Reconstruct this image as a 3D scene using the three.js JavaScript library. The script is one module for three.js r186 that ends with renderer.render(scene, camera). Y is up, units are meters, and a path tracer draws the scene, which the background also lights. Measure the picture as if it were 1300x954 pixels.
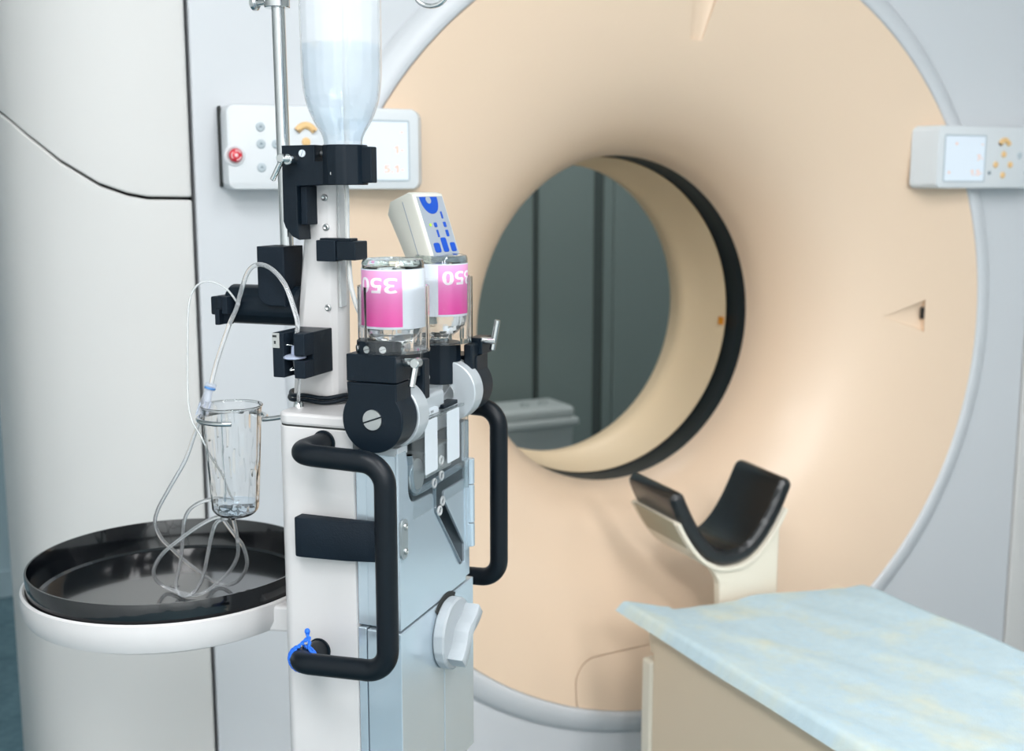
import * as THREE from 'three';
import { RoundedBoxGeometry } from 'three/addons/geometries/RoundedBoxGeometry.js';
import { RectAreaLightUniformsLib } from 'three/addons/lights/RectAreaLightUniformsLib.js';
import { mergeGeometries, mergeVertices, toCreasedNormals } from 'three/addons/utils/BufferGeometryUtils.js';
import { Brush, Evaluator, SUBTRACTION, INTERSECTION } from 'three-bvh-csg';

// ------------------------------------------------------------------ camera, light, exposure
const scene = new THREE.Scene();
scene.background = new THREE.Color(0x20262a);
const renderer = new THREE.WebGLRenderer({ antialias: true });
renderer.toneMapping = THREE.LinearToneMapping;
renderer.toneMappingExposure = 1.03;
renderer.outputColorSpace = THREE.SRGBColorSpace;
renderer.shadowMap.enabled = true;
RectAreaLightUniformsLib.init();

const YAW = THREE.MathUtils.degToRad(26.3), PITCH = Math.atan(242 / 1500);
const camera = new THREE.PerspectiveCamera(2 * Math.atan(477 / 1500) * 180 / Math.PI, 1300 / 954, 0.05, 40);
camera.position.set(-1.3234, 1.3280, 2.1884);
camera.lookAt(camera.position.clone().add(new THREE.Vector3(Math.cos(PITCH) * Math.sin(YAW), -Math.sin(PITCH), -Math.cos(PITCH) * Math.cos(YAW))));
camera.focus = 1.17;
camera.userData.fStop = 6.3;
scene.add(camera);

const CEIL = 2.75;
// ceiling panels: x, z, width, length, radiance
const PANELS = [[-1.75, 2.2, .6, 1.2, 11], [-.35, 2.3, .6, 1.2, 9], [-1.75, 4.2, .6, 1.2, 28], [-.35, 4.2, .6, 1.2, 21], [1.2, 2.8, .6, 1.2, 3], [.5, -1.1, .6, .6, 17.5]];  // front-wall pair is unseen frontal fill; rear square one added to lift back wall
const LAMP = new THREE.Color(1, .995, 1);

// ------------------------------------------------------------------ helpers
let seed = 12345;
const rnd = () => (seed = (seed * 1664525 + 1013904223) >>> 0) / 4294967296;
const taken = new Map();
function numbered(n) { const k = taken.get(n) || 0; taken.set(n, k + 1); return k ? n + '_' + String(k).padStart(3, '0') : n; }
const V = (x, y, z) => new THREE.Vector3(x, y, z);
const shadowed = o => { o.castShadow = o.receiveShadow = true; return o; };
function part(name, geo, mat, parent) {
  const m = shadowed(new THREE.Mesh(Array.isArray(geo) ? merge(geo) : geo, mat)); m.name = name; parent.add(m); return m;
}
function thing(name, label, category, pos = [0, 0, 0], rot = 0, group) {
  const o = new THREE.Group(); o.name = numbered(name); scene.add(o);
  o.position.set(...pos); o.rotation.y = rot; o.userData = { label, category };
  if (group) o.userData.group = group;
  return o;
}
function struct(name, geo, mat, label) {
  const m = part(name, geo, mat, scene); m.userData = { kind: 'structure', label, category: name.split('_')[0] }; return m;
}
// uv in metres from the dominant direction of each face
function muv(g) {
  g = g.index ? g.toNonIndexed() : g.clone();
  const p = g.attributes.position, uv = new Float32Array(p.count * 2);
  const a = V(), b = V(), c = V(), n = V();
  for (let i = 0; i < p.count; i += 3) {
    a.fromBufferAttribute(p, i); b.fromBufferAttribute(p, i + 1); c.fromBufferAttribute(p, i + 2);
    n.copy(b).sub(a).cross(c.clone().sub(a));
    const ax = Math.abs(n.x), ay = Math.abs(n.y), az = Math.abs(n.z);
    [a, b, c].forEach((q, k) => {
      const s = ax >= ay && ax >= az ? [q.z, q.y] : ay >= az ? [q.x, q.z] : [q.x, q.y];
      uv[(i + k) * 2] = s[0]; uv[(i + k) * 2 + 1] = s[1];
    });
  }
  g.setAttribute('uv', new THREE.BufferAttribute(uv, 2));
  return g;
}
function strip(g) { g = g.index ? g.toNonIndexed() : g; for (const k of Object.keys(g.attributes)) if (!['position', 'normal', 'uv'].includes(k)) g.deleteAttribute(k); return g; }
const merge = list => mergeGeometries(list.map(strip), false);
const box = (x0, x1, y0, y1, z0, z1, r = .0015) => {
  const w = x1 - x0, h = y1 - y0, d = z1 - z0, rr = Math.min(r, w * .49, h * .49, d * .49);
  return muv((rr > 0 ? new RoundedBoxGeometry(w, h, d, 2, rr) : new THREE.BoxGeometry(w, h, d)).translate((x0 + x1) / 2, (y0 + y1) / 2, (z0 + z1) / 2));
};
// lathe about y through (x, z); pts are [radius, y]
const lathe = (pts, x = 0, z = 0, seg = 48) => {
  let area = 0; pts.forEach((p, i) => { const q = pts[(i + 1) % pts.length]; area += p[0] * q[1] - q[0] * p[1]; });
  const P = area < 0 ? [...pts].reverse() : pts;                 // faces point outwards
  return toCreasedNormals(new THREE.LatheGeometry(P.map(p => new THREE.Vector2(Math.max(p[0], 1e-5), p[1])), seg).translate(x, 0, z), .55);
};
// cylinder from a to b with small chamfers
function rod(a, b, r, seg = 24, ch = .0006, r2 = r) {
  const A = V(...a), B = V(...b), L = A.distanceTo(B);
  const g = new THREE.LatheGeometry([[1e-5, 0], [r - ch, 0], [r, ch], [r2, L - ch], [r2 - ch, L], [1e-5, L]].map(p => new THREE.Vector2(p[0], p[1])), seg);
  const out = toCreasedNormals(g, .5);
  out.applyQuaternion(new THREE.Quaternion().setFromUnitVectors(V(0, 1, 0), B.clone().sub(A).normalize())); out.translate(A.x, A.y, A.z);
  return out;
}
// round-ended tube along a curve
function tube(pts, r, { seg = 12, n = 0, closed = false, tension = .5, caps = true } = {}) {
  const c = pts.getPointAt ? pts : new THREE.CatmullRomCurve3(pts.map(p => V(...p)), closed, 'catmullrom', tension);
  const N = n || Math.max(16, Math.ceil(c.getLength() / .004));
  const g = new THREE.TubeGeometry(c, N, r, seg, closed);
  if (closed || !caps) return g;
  // close both ends with a fan
  const p = Array.from(g.attributes.position.array), nn = Array.from(g.attributes.normal.array), uv = Array.from(g.attributes.uv.array), idx = Array.from(g.index.array);
  for (const e of [0, 1]) {
    const q = c.getPointAt(e), t = c.getTangentAt(e).multiplyScalar(e ? 1 : -1), base = e ? N * (seg + 1) : 0, k = p.length / 3;
    p.push(q.x, q.y, q.z); nn.push(t.x, t.y, t.z); uv.push(0, 0);
    for (let i = 0; i <= seg; i++) { for (let j = 0; j < 3; j++) p.push(p[(base + i) * 3 + j]); nn.push(t.x, t.y, t.z); uv.push(0, 0); }
    for (let i = 0; i < seg; i++) e ? idx.push(k, k + 1 + i, k + 2 + i) : idx.push(k, k + 2 + i, k + 1 + i);
  }
  const o = new THREE.BufferGeometry();
  o.setAttribute('position', new THREE.Float32BufferAttribute(p, 3)); o.setAttribute('normal', new THREE.Float32BufferAttribute(nn, 3)); o.setAttribute('uv', new THREE.Float32BufferAttribute(uv, 2)); o.setIndex(idx);
  return o;
}
// polyline with rounded corners as a curve
function bentPath(pts, R) {
  const P = pts.map(p => V(...p)), path = new THREE.CurvePath();
  let from = P[0];
  for (let i = 1; i < P.length - 1; i++) {
    const d0 = P[i].clone().sub(P[i - 1]).normalize(), d1 = P[i + 1].clone().sub(P[i]).normalize();
    const a = P[i].clone().addScaledVector(d0, -R), b = P[i].clone().addScaledVector(d1, R);
    path.add(new THREE.LineCurve3(from, a));
    const k = .5523 * R;
    path.add(new THREE.CubicBezierCurve3(a, a.clone().addScaledVector(d0, k), b.clone().addScaledVector(d1, -k), b));
    from = b;
  }
  path.add(new THREE.LineCurve3(from, P[P.length - 1]));
  const all = []; const L = path.getLength(); const n = Math.ceil(L / .004);
  for (let i = 0; i <= n; i++) all.push(path.getPointAt(i / n));
  return new THREE.CatmullRomCurve3(all, false, 'catmullrom', .5);
}
const poly = pts => { const s = new THREE.Shape(); pts.forEach((p, i) => i ? s.lineTo(p[0], p[1]) : s.moveTo(p[0], p[1])); s.closePath(); return s; };
function rrect(x0, x1, y0, y1, r) {
  const s = new THREE.Shape();
  s.moveTo(x0 + r, y0); s.lineTo(x1 - r, y0); s.absarc(x1 - r, y0 + r, r, -Math.PI / 2, 0); s.lineTo(x1, y1 - r); s.absarc(x1 - r, y1 - r, r, 0, Math.PI / 2);
  s.lineTo(x0 + r, y1); s.absarc(x0 + r, y1 - r, r, Math.PI / 2, Math.PI); s.lineTo(x0, y0 + r); s.absarc(x0 + r, y0 + r, r, Math.PI, 1.5 * Math.PI);
  return s;
}
// extrude a shape of the xy plane from z0 to z1 (bevel inside these limits)
const ext = (shape, z0, z1, bev = .001, curve = 16) => new THREE.ExtrudeGeometry(shape, { depth: z1 - z0 - 2 * bev, bevelEnabled: bev > 0, bevelSize: bev, bevelThickness: bev, bevelOffset: -bev, bevelSegments: 2, curveSegments: curve }).translate(0, 0, z0 + bev);
// the same for a shape drawn in (z, y), extruded along x from x0 to x1
const extX = (shape, x0, x1, bev = .001, curve = 16) => ext(shape, -x1, -x0, bev, curve).rotateY(-Math.PI / 2);
const extSoft = (shape, z0, z1, bev) => new THREE.ExtrudeGeometry(shape, { depth: z1 - z0 - 2 * bev, bevelEnabled: true, bevelSize: bev, bevelThickness: bev, bevelOffset: -bev, bevelSegments: 5, curveSegments: 4 }).translate(0, 0, z0 + bev);
const smooth = (pts, n) => new THREE.SplineCurve(pts.map(p => new THREE.Vector2(p[0], p[1]))).getPoints(n).map(p => [p.x, p.y]);
// slotted screw head facing +z or +x at a point
function screwHead(x, y, z, r, t, axis = 'z', turn = .4) {
  const disc = new THREE.Shape(); disc.absarc(0, 0, r, 0, Math.PI * 2);
  const g = ext(disc, 0, t * .45, t * .12, 24);
  const w = r * .07;
  const half = s => { const sh = new THREE.Shape(); const a = Math.asin(w / r); sh.absarc(0, 0, r, s * 0 + a, Math.PI - a); sh.closePath(); const q = ext(sh, 0, t, t * .1, 16); if (s) q.rotateZ(Math.PI); return q; };
  const o = merge([half(0), half(1)]); o.rotateZ(turn);
  if (axis === 'x') o.rotateY(Math.PI / 2);
  return o.translate(x, y, z);
}
// socket-head screw: low dome with a dimple
function capScrew(x, y, z, r, t, axis = 'z') {
  const g = new THREE.LatheGeometry([[1e-5, t * .3], [r * .42, t * .3], [r * .45, t], [r * .8, t * .9], [r, t * .35], [r, 0]].map(p => new THREE.Vector2(p[0], p[1])), 20).rotateX(Math.PI / 2);
  if (axis === 'x') g.rotateY(Math.PI / 2);
  return g.translate(x, y, z);
}
// ------------------------------------------------------------------ computed textures
function noiseData(n, cells, octaves, sx = 1, sy = 1) {
  const out = new Float32Array(n * n); let amp = 1, tot = 0;
  for (let o = 0; o < octaves; o++) {
    const cx = Math.max(1, Math.round(cells * sx * 2 ** o)), cy = Math.max(1, Math.round(cells * sy * 2 ** o));
    const g = Float32Array.from({ length: cx * cy }, rnd);
    for (let y = 0; y < n; y++) for (let x = 0; x < n; x++) {
      const fx = x / n * cx, fy = y / n * cy, ix = Math.floor(fx), iy = Math.floor(fy);
      let tx = fx - ix, ty = fy - iy; tx = tx * tx * (3 - 2 * tx); ty = ty * ty * (3 - 2 * ty);
      const G = (i, j) => g[(j % cy) * cx + (i % cx)];
      out[y * n + x] += amp * ((G(ix, iy) * (1 - tx) + G(ix + 1, iy) * tx) * (1 - ty) + (G(ix, iy + 1) * (1 - tx) + G(ix + 1, iy + 1) * tx) * ty);
    }
    tot += amp; amp *= .55;
  }
  for (let i = 0; i < out.length; i++) out[i] /= tot;
  return out;
}
function tex(n, f, size, srgb) {
  const d = new Uint8Array(n * n * 4);
  for (let i = 0; i < n * n; i++) { const c = f(i); for (let k = 0; k < 3; k++) d[i * 4 + k] = Math.max(0, Math.min(255, Math.round(c[k]))); d[i * 4 + 3] = 255; }
  const t = new THREE.DataTexture(d, n, n); t.wrapS = t.wrapT = THREE.RepeatWrapping; t.magFilter = THREE.LinearFilter; t.minFilter = THREE.LinearFilter;
  t.repeat.set(1 / size, 1 / size); if (srgb) t.colorSpace = THREE.SRGBColorSpace; t.needsUpdate = true; return t;
}
const N1 = noiseData(256, 8, 5), N2 = noiseData(256, 48, 2), N3 = noiseData(256, 2, 3, 1, 60), N4 = noiseData(256, 3, 3, 60, 1);
const grey = (a, lo, hi) => i => { const v = lo + (hi - lo) * a[i]; return [v, v, v]; };
const fineBump = tex(256, grey(N2, 0, 255), .06);
const brushedH = tex(256, grey(N3, 90, 150), .08), brushedV = tex(256, grey(N4, 90, 150), .08);
const smudge = tex(256, grey(N1, 70, 150), .5);
const sheetMap = tex(512 / 2, i => { const a = Math.max(0, (N1[i] - .5) * 5), b = Math.max(0, (N1[(i * 7 + 90 * 256) % 65536] - .55) * 4), f = (N2[i] - .5) * 8; return [194 + a * 9 - b * 4 + f, 215 + a * 2 + f, 223 - a * 8 + b * 4 + f]; }, .55, true);
const floorMap = tex(256, i => { const v = (N1[i] - .5) * 30 + (N2[i] - .5) * 22; return [86 + v, 116 + v, 126 + v]; }, .7, true);
const wallBump = tex(256, grey(N2, 0, 255), .12);

// ------------------------------------------------------------------ materials
const std = (color, roughness, o = {}) => new THREE.MeshPhysicalMaterial({ color, roughness, side: THREE.DoubleSide, ...o });
const M = {
  gantryWhite: std(0xcfd2d6, .38, { clearcoat: .25, clearcoatRoughness: .3 }),
  wingWhite: std(0xd5d4d2, .42),
  beige: std(0xecd2b8, .36, { clearcoat: .3, clearcoatRoughness: .35 }),
  liner: std(0xe6d0ae, .45),
  boreBlack: std(0x0f1517, .45),
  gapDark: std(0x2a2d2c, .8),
  panelWhite: std(0xdbdfe2, .4),
  screen: std(0xd0d9e4, .25, { emissive: 0xcfdcf0, emissiveIntensity: .12 }),
  button: std(0xb9c4ca, .45), buttonMark: std(0x7d8b93, .5), buttonYellow: std(0xecc48a, .45), buttonBrown: std(0xa98a66, .5),
  red: std(0xd6132e, .3, { clearcoat: .6 }), redPale: std(0xf1c9cc, .35), orange: std(0xe0902a, .5), orangeMark: std(0xd88a14, .6),
  cream: std(0xe4dccb, .4), headPad: std(0xa9a089, .6),
  cushion: std(0x121417, .28, { clearcoat: .35, clearcoatRoughness: .3, bumpMap: fineBump, bumpScale: .0003 }),
  sheet: std(0xffffff, .9, { map: sheetMap, bumpMap: fineBump, bumpScale: .0006, sheen: .3 }),
  tableSide: std(0xe3d0b6, .55),
  white: std(0xd4d2d2, .32, { clearcoat: .3, clearcoatRoughness: .25 }),
  whiteCool: std(0xaab1b6, .5),
  silver: std(0xc6d4de, .42, { metalness: .55, roughnessMap: brushedV }),
  silverLight: std(0xc0c7cc, .45, { metalness: .3 }),
  greyMetal: std(0xb4bcbf, .4, { metalness: .8 }),
  chrome: std(0xd6d8d8, .14, { metalness: 1 }),
  steel: std(0xc9cccd, .22, { metalness: 1, roughnessMap: smudge }),
  screw: std(0xc8caca, .3, { metalness: 1 }),
  black: std(0x0c1822, .4, { specularIntensity: .5, bumpMap: fineBump, bumpScale: .00006 }),
  blackMatte: std(0x0f1b26, .6, { specularIntensity: .5, bumpMap: fineBump, bumpScale: .00012 }),
  rubber: std(0x071018, .4, { specularIntensity: .6 }),
  blackGloss: std(0x070a0f, .15, { clearcoat: .7, clearcoatRoughness: .06 }),
  housing: std(0x5f6a71, .6),
  sticker: std(0xaeb0ae, .5), stickerInk: std(0x2a2c2e, .6),
  labelWhite: std(0xd2dae1, .6),
  acrylic: new THREE.MeshPhysicalMaterial({ color: 0xffffff, roughness: .03, transmission: 1, thickness: 0, ior: 1.45, side: THREE.DoubleSide }),
  cupGlass: new THREE.MeshPhysicalMaterial({ color: 0xffffff, roughness: .01, transmission: 1, thickness: .0012, ior: 1.45 }),
  acrylicEdge: new THREE.MeshPhysicalMaterial({ color: 0xf6fafa, roughness: .04, transmission: 1, thickness: .003, ior: 1.49 }),
  acrylicBlue: new THREE.MeshPhysicalMaterial({ color: 0xcfe2ee, roughness: .08, transmission: .85, thickness: .004, ior: 1.45 }),
  glassThin: new THREE.MeshPhysicalMaterial({ color: 0xffffff, roughness: .02, transmission: 1, thickness: 0, ior: 1.5, side: THREE.DoubleSide }),
  glassThick: new THREE.MeshPhysicalMaterial({ color: 0xf8fdfb, roughness: .02, transmission: 1, thickness: .01, ior: 1.5, attenuationColor: new THREE.Color(.6, .86, .8), attenuationDistance: .2 }),
  liquid: new THREE.MeshPhysicalMaterial({ color: 0xfbfdfd, roughness: 0, transmission: 1, thickness: .03, ior: 1.34 }),
  salineFluid: new THREE.MeshPhysicalMaterial({ color: 0xeef4f8, roughness: .05, transmission: 1, thickness: 0, ior: 1.33, side: THREE.DoubleSide }),
  liquidThin: new THREE.MeshPhysicalMaterial({ color: 0xf2f7fb, roughness: .02, transmission: 1, thickness: 0, ior: 1.33, side: THREE.DoubleSide }),
  tubing: new THREE.MeshPhysicalMaterial({ color: 0xf8fafc, roughness: .1, transmission: .78, thickness: .003, ior: 1.42 }),
  tubingMilky: new THREE.MeshPhysicalMaterial({ color: 0xf2f5f6, roughness: .25, transmission: .6, thickness: .003, ior: 1.4 }),
  milky: new THREE.MeshPhysicalMaterial({ color: 0xfafcfe, roughness: .18, transmission: .72, thickness: 0, ior: 1.45, side: THREE.DoubleSide }),
  bluePlastic: new THREE.MeshPhysicalMaterial({ color: 0x5d9fe0, roughness: .3, transmission: .35, thickness: 0, side: THREE.DoubleSide }),
  violetClear: new THREE.MeshPhysicalMaterial({ color: 0xf4f7fd, roughness: .12, transmission: .85, thickness: 0, side: THREE.DoubleSide }),
  filter: std(0xcdd8f0, .35, { transmission: .35 }),
  cordBlue: std(0x1f6fe0, .5),
  remote: std(0xd8d7cd, .42), keyGrey: std(0x9ba3ad, .5), keyBlue: std(0x0d4bb5, .45), keyGreen: std(0xb9dd4a, .5),
  floor: std(0xffffff, .4, { map: floorMap, roughnessMap: smudge }),
  wall: std(0x98afb8, .75, { bumpMap: wallBump, bumpScale: .0006 }),
  wallPale: std(0xe9ebea, .8),
  ceiling: std(0xf2f2f0, .85),
  panelGrey: std(0x7b8985, .5), panelJoint: std(0x4a5451, .6),
  bin: std(0xa9b2b0, .5), binLid: std(0xb9c1bf, .45),
  lampFrame: std(0xf0f0f0, .5),
  lampGlow: std(0xffffff, .6, { emissive: LAMP, emissiveIntensity: 3 }),
};

// ------------------------------------------------------------------ the room
const X0 = -2.9, X1 = 3.2, Z0 = -1.86, Z1 = 5.2;
struct('floor', box(X0 - .2, X1 + .2, -.2, 0, Z0 - .2, Z1 + .2, 0), M.floor, 'blue-grey mottled vinyl floor of the scanner room');
struct('ceiling', box(X0 - .2, X1 + .2, CEIL, CEIL + .2, Z0 - .2, Z1 + .2, 0), M.ceiling, 'plain white ceiling over the scanner room');
const wb = struct('wall_back', box(X0 - .2, X1 + .2, 0, CEIL, Z0 - .2, Z0, 0), M.wall, 'pale blue-grey wall behind the scanner with grey-green panels');
struct('wall_left', box(X0 - .2, X0, 0, CEIL, Z0, Z1, 0), M.wallPale, 'plain white wall beside the injector');
struct('wall_right', box(X1, X1 + .2, 0, CEIL, Z0, Z1, 0), M.wallPale, 'plain white wall beyond the patient table');
struct('wall_front', box(X0 - .2, X1 + .2, 0, CEIL, Z1, Z1 + .2, 0), M.wallPale, 'plain white wall facing the scanner');
struct('baseboard_back', box(X0, .15, 0, .09, Z0, Z0 + .015, .003), M.wall, 'pale blue-grey skirting along the back wall');
for (const [a, b] of [[.16, .752], [.778, 1.02], [1.113, 1.75], [1.765, 2.4]]) part('wall_panel', box(a, b, .02, 2.3, Z0 + .002, Z0 + .03, .004), M.panelGrey, wb);
part('panel_joint', box(.75, .78, .02, 2.3, Z0 + .002, Z0 + .012, 0), M.panelJoint, wb);
part('panel_joint', box(1.018, 1.07, .02, 2.3, Z0 + .002, Z0 + .012, 0), M.panelJoint, wb);
part('panel_post', box(1.07, 1.113, .02, 2.3, Z0 + .002, Z0 + .022, .003), M.panelGrey, wb);
part('panel_joint', box(1.748, 1.767, .02, 2.3, Z0 + .002, Z0 + .012, 0), M.panelJoint, wb);

PANELS.forEach(([x, z, w, l, I], i) => {
  const t = thing('ceiling_light', ['recessed white ceiling light panel above the injector tray', 'recessed white ceiling light panel in front of the scanner ring', 'unseen ceiling fill panel set back in the corner by the left wall', 'unseen ceiling fill panel set back near the middle of the front wall', 'recessed white ceiling light panel above the patient table', 'small square ceiling fill panel added behind the scanner'][i], 'ceiling light', [x, CEIL, z], 0);
  part('diffuser', box(-w / 2 + .02, w / 2 - .02, -.008, -.002, -l / 2 + .02, l / 2 - .02, .001), M.lampGlow, t);
  part('frame', [box(-w / 2, w / 2, -.012, 0, -l / 2, -l / 2 + .02), box(-w / 2, w / 2, -.012, 0, l / 2 - .02, l / 2), box(-w / 2, -w / 2 + .02, -.012, 0, -l / 2, l / 2), box(w / 2 - .02, w / 2, -.012, 0, -l / 2, l / 2)], M.lampFrame, t);
  const a = new THREE.RectAreaLight(LAMP, I, w - .04, l - .04); a.position.set(0, -.014, 0); a.rotation.x = -Math.PI / 2; a.castShadow = true; t.add(a); a.name = 'light';
});

// ------------------------------------------------------------------ the scanner
const BX = .005, BY = 1.037;
const gantry = thing('scanner_gantry', 'large white scanner gantry with a beige funnel around its round bore', 'scanner');
const toRing = g => g.rotateX(Math.PI / 2).translate(BX, BY, 0);
const ring = (pts, seg = 160) => toRing(new THREE.LatheGeometry(pts.map(p => new THREE.Vector2(p[0], p[1])), seg));
const bell = smooth([[.353, 0], [.354, .03], [.359, .06], [.369, .09], [.386, .125], [.411, .16], [.446, .195], [.49, .225], [.55, .252], [.62, .274], [.70, .291], [.758, .30]], 60);
const bellZ = R => { for (let i = 1; i < bell.length; i++) if (bell[i][0] >= R) { const a = bell[i - 1], b = bell[i]; return a[1] + (b[1] - a[1]) * (R - a[0]) / (b[0] - a[0]); } return .3; };
const bellBack = [[.758, .27], [.66, .24], [.55, .205], [.47, .15], [.42, .09], [.39, .0], [.353, 0]];
{
  const ev = new Evaluator(); ev.attributes = ['position', 'normal']; ev.useGroups = false;
  const clean = g => { const q = mergeVertices((() => { const c = g.clone(); c.deleteAttribute('uv'); c.deleteAttribute('normal'); return c; })(), 1e-6); let vol = 0; const P = q.attributes.position, I = q.index.array, A = V(), B = V(), C = V(); for (let i = 0; i < I.length; i += 3) { A.fromBufferAttribute(P, I[i]); B.fromBufferAttribute(P, I[i + 1]); C.fromBufferAttribute(P, I[i + 2]); vol += A.dot(B.cross(C)); } if (vol < 0) for (let i = 0; i < I.length; i += 3) { const t = I[i]; I[i] = I[i + 1]; I[i + 1] = t; } q.computeVertexNormals(); return q; };
  let body = new Brush(clean(ring([...bell, ...bellBack], 144)), M.beige); body.updateMatrixWorld();
  const scoop = (R0, R1, r0, r1, ang) => {
    const z0 = bellZ(R0), z1 = bellZ(R1), L = R1 - R0;
    const g = new THREE.CylinderGeometry(r1, r0, L, 28, 1).rotateZ(-Math.PI / 2);      // axis +x, wide end outward
    g.scale(1, 1, .45); g.translate(L / 2, 0, 0); g.rotateY(-Math.atan2(z1 - z0, L)); g.translate(R0, 0, z0); g.rotateZ(ang); g.translate(BX, BY, 0);
    const b = new Brush(clean(g), M.beige); b.updateMatrixWorld(); return b;
  };
  const block = (inset, z0) => { const b = new Brush(clean(new THREE.ExtrudeGeometry(rrect(-.25 + inset, .25 - inset, .285 + inset, .412 - inset, .05), { depth: .4 - z0, bevelEnabled: false, curveSegments: 12 }).translate(0, 0, z0)), M.beige); b.updateMatrixWorld(); return b; };
  const cover = ev.evaluate(body, block(.0022, .266), INTERSECTION);
  body = ev.evaluate(body, block(0, .262), SUBTRACTION); body.updateMatrixWorld();
  body = ev.evaluate(body, scoop(.537, .632, .002, .036, .012), SUBTRACTION); body.updateMatrixWorld();
  body = ev.evaluate(body, scoop(.565, .67, .014, .034, Math.PI / 2 - .03), SUBTRACTION); body.updateMatrixWorld();
  part('funnel', toCreasedNormals(body.geometry, .5), M.beige, gantry).userData.label = 'beige flared funnel around the bore';
  part('lower_cover', toCreasedNormals(cover.geometry, .5), M.beige, gantry).userData.label = 'beige cover plate let into the foot of the funnel';
}
part('laser_window', box(BX + .624, BX + .6335, BY + .0, BY + .026, .264, .2735, .002), M.boreBlack, gantry).userData.label = 'small dark laser window in the funnel notch';
part('bore_ring', ring([[.353, 0], [.353, -.074], [.40, -.074], [.40, -.001], [.353, 0]]), M.boreBlack, gantry).userData.label = 'black band round the bore';
part('bore_liner', ring(smooth([[.3515, -.074], [.351, -.11], [.349, -.16], [.344, -.205], [.339, -.235], [.341, -.265], [.36, -.32], [.43, -.40], [.56, -.455], [.66, -.47]], 50)), M.liner, gantry).userData.label = 'cream inner wall of the bore';
{ // orange mark on the liner
  const g = box(-.009, .009, -.009, .009, -.0015, .0015, .0005); const a = -.075;
  g.rotateY(-Math.PI / 2).translate(.3485, 0, -.087).rotateZ(a).translate(BX, BY, 0);
  part('position_mark', g, M.orangeMark, gantry).userData.label = 'orange sticker on the bore wall';
}
part('funnel_rim', ring([[.7585, .27], [.7585, .298], [.762, .303], [.770, .3045], [.782, .303], [.797, .297], [.808, .288], [.812, .27]]), M.gantryWhite, gantry);
{
  const hole = r => { const p = new THREE.Path(); p.absarc(BX, BY, r, 0, Math.PI * 2, true); return p; };
  const f = rrect(-.937, .937, .06, 1.96, .05); f.holes.push(hole(.808));
  part('front_panel', ext(f, .245, .285, .003, 96), M.gantryWhite, gantry).userData.label = 'smooth white front panel';
  const c = rrect(-1.12, 1.12, .05, 1.93, .05); c.holes.push(hole(.84));
  part('chassis', ext(c, -.44, .22, 0, 64), M.gapDark, gantry);
  const b = rrect(-1.19, 1.19, .06, 1.96, .1); b.holes.push(hole(.655));
  part('rear_panel', ext(b, -.50, -.46, .004, 64), M.gantryWhite, gantry);
  part('top_panel', box(-1.19, 1.19, 1.945, 1.985, -.5, .285, .015), M.gantryWhite, gantry);
  part('plinth', box(-1.14, 1.14, 0, .08, -.46, .24, .01), M.gapDark, gantry);
}
// wings with the seam between door and lower panel
function wing(prof, lo, hi, n = 10) {
  const pos = [], idx = [];
  const P = prof.map(p => new THREE.Vector2(p[0], p[1]));
  const nor = P.map((p, i) => { const a = P[Math.max(0, i - 1)], b = P[Math.min(P.length - 1, i + 1)], d = b.clone().sub(a).normalize(); return new THREE.Vector2(d.y, -d.x); });
  const rows = x => { const l = lo(x), h = hi(x), r = [[l, .022], [l, .0035], [l + .001, .001], [l + .0035, 0]]; for (let i = 1; i < n; i++) r.push([l + (h - l) * i / n, 0]); r.push([h - .0035, 0], [h - .001, .001], [h, .0035], [h, .022]); return r; };
  let R = 0;
  P.forEach((p, i) => { const rr = rows(p.x); R = rr.length; rr.forEach(([y, o]) => pos.push(p.x + nor[i].x * -o, y, p.y + nor[i].y * -o)); });
  for (let i = 0; i < P.length - 1; i++) for (let j = 0; j < R - 1; j++) { const a = i * R + j, b = a + R; idx.push(a, a + 1, b, b, a + 1, b + 1); }
  const g = new THREE.BufferGeometry(); g.setAttribute('position', new THREE.Float32BufferAttribute(pos, 3)); g.setIndex(idx); g.computeVertexNormals();
  g.setAttribute('uv', new THREE.Float32BufferAttribute(new Float32Array(pos.length / 3 * 2), 2)); return g;
}
const seamPts = [[.90, 1.307], [.946, 1.307], [1.01, 1.308], [1.04, 1.314], [1.08, 1.329], [1.132, 1.364], [1.175, 1.405], [1.213, 1.448], [1.25, 1.5]];
const seamY = x => { const a = Math.abs(x); for (let i = 1; i < seamPts.length; i++) if (a <= seamPts[i][0]) { const p = seamPts[i - 1], q = seamPts[i]; return p[1] + (q[1] - p[1]) * (a - p[0]) / (q[0] - p[0]); } return 1.5; };
for (const s of [1, -1]) {
  const curve = smooth([[.949, .2865], [1.0, .285], [1.06, .276], [1.115, .257], [1.16, .225], [1.195, .175], [1.213, .105], [1.218, 0], [1.218, -.2], [1.21, -.36], [1.19, -.46]], 60);
  const prof = [[.943, .262], [.943, .283], [.945, .2857], ...curve].map(p => [-s * p[0], p[1]]);
  part('side_panel', wing(prof, () => .07, x => seamY(x) - .0022), M.wingWhite, gantry);
  part('service_door', wing(prof, x => seamY(x) + .0022, () => 1.95), M.wingWhite, gantry);
}
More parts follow.
